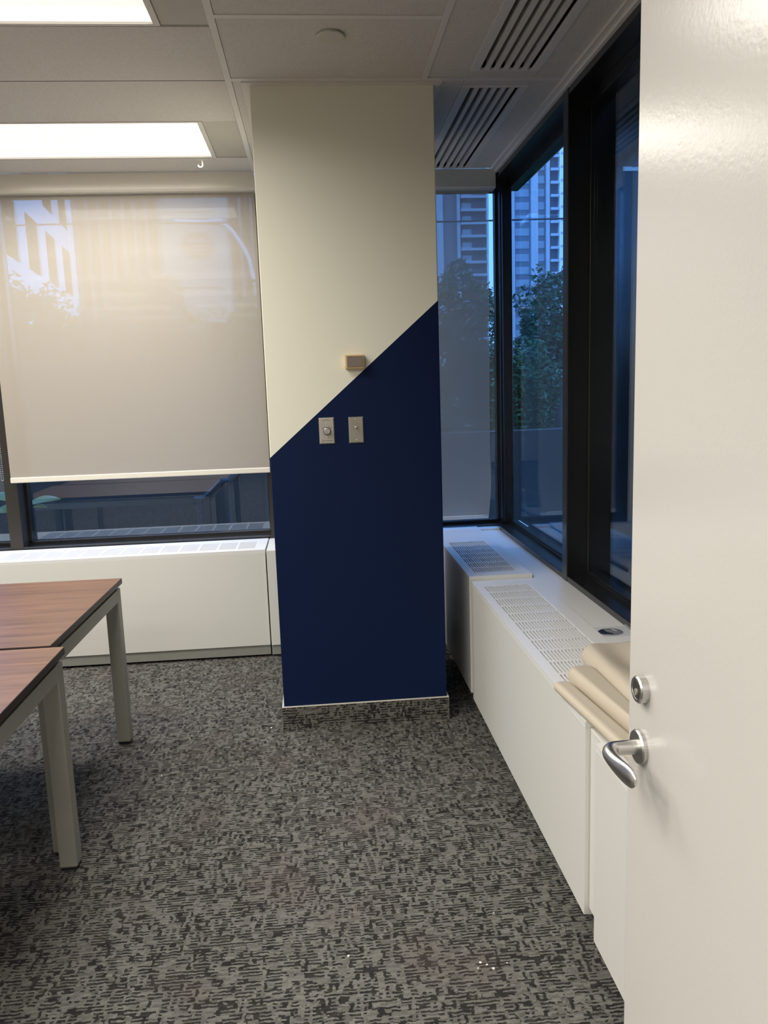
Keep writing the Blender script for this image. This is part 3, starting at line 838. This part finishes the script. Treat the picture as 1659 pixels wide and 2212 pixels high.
tag(bag_mesh().build('plastic_bag', M['bag']), 'clear plastic bag lying on the window ledge beside the cushions', 'bag')
pv = []
for r_, h in ((0.0, 0.0), (1.0, 0.0), (1.0, 0.003), (0.92, 0.0045), (0.6, 0.0052), (0.25, 0.0050)):
    for k in range(32):
        a = 2 * math.pi * k / 32
        pv.append((1.020 + 0.044 * r_ * math.cos(a), 2.652 + 0.034 * r_ * math.sin(a), 0.6268 + h))
pf = [(i * 32 + k, i * 32 + (k + 1) % 32, (i + 1) * 32 + (k + 1) % 32, (i + 1) * 32 + k) for i in range(5) for k in range(32)] + [tuple(5 * 32 + k for k in range(32))]
pd = tag(MB().add(pv[32:], [tuple(q - 32 for q in f) for f in pf if min(f) >= 32] + [tuple(range(31, -1, -1))]).build('dark_pad', M['navy_stuff']), 'dark oval pad packed inside the clear plastic bag', 'pad')
MB().tube([(1.031, 2.668, 0.6325), (1.033, 2.660, 0.6328), (1.038, 2.655, 0.6325), (1.044, 2.648, 0.632)], 0.0012, 6).build('tie', M['white_plastic'], pd)

# ------------------------------------------------------------------ outside
GZ = -0.30
o = struct('ground_outside', box(-80, 120, 5.02, 260, GZ - 0.1, GZ).box(1.32, 120, -6, 5.02, GZ - 0.1, GZ), M['ground'])
o = struct('wall_garden', box(-8.0, 0.3, 7.6, 7.85, GZ, 1.86).box(0.3, 6.5, 7.6, 7.85, GZ, 1.05), M['garden_wall'])
struct('wall_outside', box(1.42, 1.75, -3.0, 4.22, GZ, 6.0), M['black_frame'])


def office():
    o = thing('office_building', (-12, 34, GZ), 'office building with a pale concrete grid of windows at the far left', 'building')
    d = Vector((-0.115, 1.0, 0)).normalized(); nrm = Vector((d.y, -d.x, 0))     # nrm faces the room
    base = Vector((-12.0, 33.3, 0))

    def slab(s0, s1, n0, n1, z0, z1):
        c = [base + d * s + nrm * n for s, n in ((s0, n0), (s1, n0), (s1, n1), (s0, n1))]
        return MB().prism([(p.x, p.y) for p in c], lambda a, b: (a, b, z0), lambda a, b: (a, b, z1))
    slab(-16, 8.0, -9, -0.06, GZ, 22).build('glazing', M['office_glass'], o)
    slab(8.0, 17.4, -3, -0.06, GZ, 22).build('glazing', M['office_glass'], o)
    for z in (2.35, 6.05, 9.75, 13.45, 17.15, 20.85): slab(-16, 17.4, -0.06, 0.0, z, z + 1.2).build('floor_band', M['white_facade'], o)
    for k in range(8): slab(-13.9 + k * 4.26, -13.9 + k * 4.26 + 1.5, -0.06, 0.03, GZ, 22.2).build('pier', M['white_facade'], o)
    return o


office()
b = thing('brown_building', (-7.5, 56, GZ), 'dark brown building with upright ribs seen through the beige blind', 'building')
MB().box(-18.0, 3.2, 54.0, 62, GZ, 38).build('wall', M['brick'], b)
rb = MB()
for k in range(24): rb.box(-15.5 + k * 0.74, -15.5 + k * 0.74 + 0.20, 53.7, 54.0, 0, 38)
rb.build('ribs', M['tower_dark'], b)
b = thing('white_building', (-3.9, 30, GZ), 'pale panelled building carrying an oval red sign', 'building')
pn = MB()
for z in (GZ, 2.6, 5.1, 7.6, 10.1): pn.box(-4.95, -3.12, 28.5, 33, z, z + 2.46)
pn.box(-4.9, -3.15, 28.6, 32.9, GZ, 12.5)
pn.build('wall', M['concrete'], b)
sg = thing('oval_sign', (-3.75, 28.4, 6.5), 'oval red sign with pale lines on the pale panelled building', 'sign')
MB().prism([(-3.75 + 0.50 * math.cos(2 * math.pi * k / 40), 6.52 + 0.40 * math.sin(2 * math.pi * k / 40)) for k in range(40)], lambda a, b_: (a, 28.42, b_), lambda a, b_: (a, 28.5, b_)).build('board', M['sign'], sg)
for a, c, z0, z1 in ((-4.06, -3.44, 6.56, 6.66), (-3.83, -3.70, 6.44, 6.48), (-3.93, -3.57, 6.28, 6.34)): box(a, c, 28.40, 28.42, z0, z1).build('lettering', M['concrete'], sg)


def tower():
    o = thing('apartment_tower', (48, 190, GZ), 'tall apartment tower with stacked balconies seen past the corner post', 'building')
    Y = 190.0; k = 190.0 / 60.0
    X = lambda x60: x60 * k
    MB().box(X(9.2), X(18.64), Y, Y + 22, GZ, 130).build('wall', M['tower_wall'], o)
    MB().box(X(18.66), X(19.6), Y - 1.2, Y + 22, GZ, 130).build('corner_pier', M['white_facade'], o)
    for i in range(44): box(X(18.75), X(19.25), Y - 1.28, Y - 1.2, i * 2.95, i * 2.95 + 0.5).build('rib', M['tower_pier'], o)
    for a, c in ((16.55, 17.06), (9.5, 9.95), (11.0, 11.22), (13.2, 14.25), (17.68, 17.95), (15.0, 15.3)):
        MB().box(X(a), X(c), Y - 1.0, Y, GZ, 130).build('pier', M['tower_pier'] if a != 13.2 else M['white_facade'], o)
    zs = [1.53 + (11.22 - 1.53) * k + 2.92 * j for j in range(-10, 26)]
    for z in zs:
        if z < 4 or z > 125: continue
        for a, c in ((17.98, 18.60), (11.26, 13.15)):
            MB().box(X(a), X(c), Y - 1.4, Y, z - 0.15, z + 0.12).box(X(a), X(c), Y - 1.4, Y - 1.3, z + 0.12, z + 0.45).build('balcony', M['tower_pier'], o)
            MB().box(X(a) + 0.2, X(c) - 0.2, Y - 0.08, Y, z + 0.3, z + 2.3).build('recess', M['tower_dark'], o)
        for a, c in ((17.12, 17.62), (15.4, 16.45), (11.4, 12.1)):
            MB().box(X(a), X(c), Y - 0.12, Y, z + 0.2, z + 1.9).build('window', M['tower_glass'], o)
    return o


tower()
lp = thing('street_lamp', (-1.9, 14, GZ), 'street lamp with a curved pale arm seen through the beige blind', 'lamp')
arm = [(-2.2, 14, 4.36), (-1.9, 14, 4.34), (-1.57, 14, 4.33), (-1.40, 14, 4.30), (-1.27, 14, 4.20), (-1.13, 14, 3.99), (-1.01, 14, 3.76), (-0.93, 14, 3.3), (-0.92, 14, GZ)]
MB().tube(arm, 0.035, 8).build('pole', M['pole'], lp)
MB().box(-1.62, -1.40, 13.93, 14.07, 4.30, 4.38).build('lamp_head', M['pole'], lp, 0.02)
tag(MB().tube([(-12 + 24 * k / 20, 12, 3.95 - 0.0035 * (k - 3) * 1.6 + 0.02 * math.sin(k)) for k in range(21)], 0.012, 6).build('overhead_cable', M['cable']), 'thin overhead cable crossing in front of the tower', 'cable')


def tree_mesh(cx, cy_, cz, rx, ry, rz, n, size, sd):
    rnd = random.Random(sd); v, f = [], []
    for i in range(n):
        # leaves gather in clumps over the crown
        while True:
            p = Vector((rnd.uniform(-1, 1), rnd.uniform(-1, 1), rnd.uniform(-1, 1)))
            if 0.25 < p.length < 1: break
        bumpy = 0.86 + 0.16 * math.sin(7 * p.x + sd) * math.cos(6 * p.z + sd * 1.7)
        c = Vector((cx + p.x * rx * bumpy, cy_ + p.y * ry * bumpy, cz + p.z * rz * bumpy))
        a = Vector((rnd.gauss(0, 1), rnd.gauss(0, 1), rnd.gauss(0, 0.6))).normalized(); bq = a.orthogonal().normalized()
        bq = (Matrix.Rotation(rnd.uniform(0, 6.28), 3, a) @ bq)
        s = size * rnd.uniform(0.6, 1.3); k = len(v)
        nrm = a.cross(bq)
        v += [c - a * s, c + bq * s * 0.36 + nrm * s * 0.1, c + a * s, c - bq * s * 0.36 + nrm * s * 0.1]
        f.append((k, k + 1, k + 2, k + 3))
    return MB().add(v, f)


def tree(cx, cy_, cz, rx, ry, rz, n, size, sd, mat, name, label, cat='tree'):
    o = thing(name, (cx, cy_, GZ), label, cat)
    tree_mesh(cx, cy_, cz, rx, ry, rz, n, size, sd).build('foliage', mat, o)
    MB().tube([(cx, cy_, GZ), (cx + 0.03, cy_, cz - rz * 0.5), (cx - 0.02, cy_, cz + rz * 0.3)], [0.06, 0.05, 0.02], 8).build('trunk', M['trunk'], o)
    return o


tree(1.72, 9.5, 2.25, 0.60, 0.5, 0.80, 5200, 0.040, 1, M['leaf'], 'garden_tree', 'leafy tree outside showing faintly through the grey corner blind')
tree(2.98, 9.6, 2.25, 0.60, 0.5, 0.75, 5200, 0.040, 2, M['leaf'], 'garden_tree', 'dark leafy tree seen through the side window before the tower')
tree(2.30, 8.45, 1.45, 0.42, 0.34, 0.62, 4200, 0.036, 3, M['leaf_light'], 'garden_bush', 'bright green bush outside beside the window corner post', 'bush')
tree(3.25, 8.45, 1.25, 0.42, 0.34, 0.55, 3400, 0.036, 9, M['leaf_light'], 'garden_bush', 'green bush low in the side window right of the corner post', 'bush')
tree(-3.05, 9.2, 2.00, 0.66, 0.5, 0.95, 5200, 0.045, 4, M['leaf'], 'garden_tree', 'leafy tree outside before the office building at the far left')
tree(-1.75, 9.0, 2.00, 0.64, 0.5, 0.95, 5200, 0.045, 5, M['leaf'], 'garden_tree', 'leafy tree outside behind the middle of the beige blind')
tree(-0.50, 9.3, 1.90, 0.60, 0.5, 0.90, 4600, 0.045, 6, M['leaf'], 'garden_tree', 'leafy tree outside below the street lamp beside the column')
for x, sd in ((0.42, 11), (1.36, 12)):
    tree(x, 8.45, 0.95, 0.40, 0.34, 0.5, 1200, 0.05, sd, M['leaf'], 'garden_bush', ('low dark bush outside hidden mostly by the column', 'low dark bush outside at the foot of the corner trees')[sd - 11], 'bush')

def hedge(x0, x1, y0, y1, z1, n, sd, label):
    rnd = random.Random(sd); o = thing('hedge', ((x0 + x1) / 2, (y0 + y1) / 2, GZ), label, 'hedge')
    core = MB(); k = int((x1 - x0) / 0.3)
    for i in range(k):
        a = x0 + (x1 - x0) * i / k
        core.box(a, a + (x1 - x0) / k, y0 + 0.1, y1, GZ, z1 - 0.12 - 0.18 * rnd.random())
    core.build('light_block_core', M['trunk'], o)  # solid dark core added to block light coming through the leaves
    v, f = [], []
    for i in range(n):
        c = Vector((rnd.uniform(x0, x1), y0 + abs(rnd.gauss(0, 0.07)), z1 - (z1 - GZ) * rnd.random() ** 1.3 + 0.06 * math.sin(5 * i)))
        a = Vector((rnd.gauss(0, 1), rnd.gauss(0, 0.6), rnd.gauss(0, 0.8))).normalized(); b_ = a.orthogonal().normalized(); s_ = rnd.uniform(0.03, 0.06); q_ = len(v)
        v += [c - a * s_, c + b_ * s_ * 0.4, c + a * s_, c - b_ * s_ * 0.4]; f.append((q_, q_ + 1, q_ + 2, q_ + 3))
    MB().add(v, f).build('foliage', M['leaf'], o)


hedge(-6.0, 0.2, 10.2, 10.7, 2.55, 7000, 21, 'long dark hedge outside behind the trees left of the column')
hedge(0.6, 4.6, 10.4, 10.9, 2.05, 5000, 22, 'long dark hedge outside behind the trees right of the column')

# broad-leaved plant just outside the left pane
pl = thing('leafy_plant', (-1.85, 5.35, GZ), 'broad-leaved green plant just outside the window by the left bar', 'plant')


def leaf(base, tip, width, up, mat):
    base, tip, up = Vector(base), Vector(tip), Vector(up).normalized(); d = tip - base; side = d.cross(up).normalized(); v, f = [], []
    n = 8
    for i in range(n + 1):
        t_ = i / n; wd = width * math.sin(math.pi * min(1, t_ * 0.97 + 0.015)) ** 0.8; c = base + d * t_ + up * 0.03 * math.sin(math.pi * t_)
        v += [c - side * wd, c + up * 0.006, c + side * wd]
    f = [(3 * i + j, 3 * i + j + 1, 3 * i + j + 4, 3 * i + j + 3) for i in range(n) for j in (0, 1)]
    return MB().add(v, f, True).build('leaf', mat, pl)


leaf((-1.93, 5.3, 0.83), (-1.69, 5.28, 0.865), 0.035, (0.05, -0.55, 0.83), M['broad_leaf'])
leaf((-1.91, 5.3, 0.80), (-1.78, 5.27, 0.815), 0.020, (0, -0.5, 0.85), M['broad_leaf'])
leaf((-1.95, 5.3, 0.86), (-2.12, 5.25, 0.90), 0.04, (0, -0.6, 0.8), M['broad_leaf'])
leaf((-1.95, 5.3, 0.80), (-2.10, 5.25, 0.80), 0.04, (0, -0.6, 0.8), M['broad_leaf'])
leaf((-1.94, 5.3, 0.76), (-1.88, 5.22, 0.87), 0.015, (0.6, -0.6, 0.3), M['leaf_light'])
leaf((-1.96, 5.3, 0.80), (-2.0, 5.22, 0.66), 0.03, (0, -0.8, 0.4), M['leaf_light'])
MB().tube([(-1.85, 5.35, GZ), (-1.93, 5.31, 0.5), (-1.94, 5.3, 0.82)], 0.008, 8).build('stem', M['leaf_light'], pl)

# dark stepped bar placed outside, climbing to the right
hr = thing('stepped_bar', (-1.5, 7.0, GZ), 'dark stepped bar outside under the beige blind', 'stepped_bar')
ra = MB()
for a, c in (((-1.10, 0.60), (-1.02, 0.60)), ((-1.02, 0.60), (-0.85, 0.745)), ((-0.85, 0.745), (-0.78, 0.75)), ((-0.78, 0.75), (-0.45, 1.05)), ((-0.45, 1.05), (0.4, 1.10))):
    ra.tube([(a[0], 7.0, a[1]), (c[0], 7.0, c[1])], 0.028, 8)
ra.build('dark_bar', M['dark_bar'], hr)
for x, z in ((-1.06, 0.59), (-0.80, 0.74), (-0.45, 1.04)):
    box(x - 0.025, x + 0.025, 6.975, 7.025, GZ, z).build('post', M['dark_bar'], hr)

# a few white crumbs on the carpet
lint = MB(); rnd = random.Random(5)
for x, y in ((0.37, 1.86), (0.385, 1.85), (0.40, 1.835), (0.36, 1.84), (0.44, 1.85), (-0.69, 3.05), (-0.27, 3.44), (0.45, 2.05), (0.02, 1.93), (-0.28, 3.30)):
    r_ = rnd.uniform(0.002, 0.005); a_ = rnd.uniform(0, 3)
    pts = [(x + r_ * math.cos(a_ + t_) * rnd.uniform(0.6, 1.2), y + r_ * math.sin(a_ + t_) * rnd.uniform(0.6, 1.2)) for t_ in (0, 1.3, 2.6, 3.9, 5.2)]
    lint.prism(pts, lambda a, b: (a, b, 0.0002), lambda a, b: (a, b, 0.0022))
tag(lint.build('carpet_crumbs', M['white_plastic']), 'scattered white crumbs on the dark carpet', 'crumbs', kind='stuff')
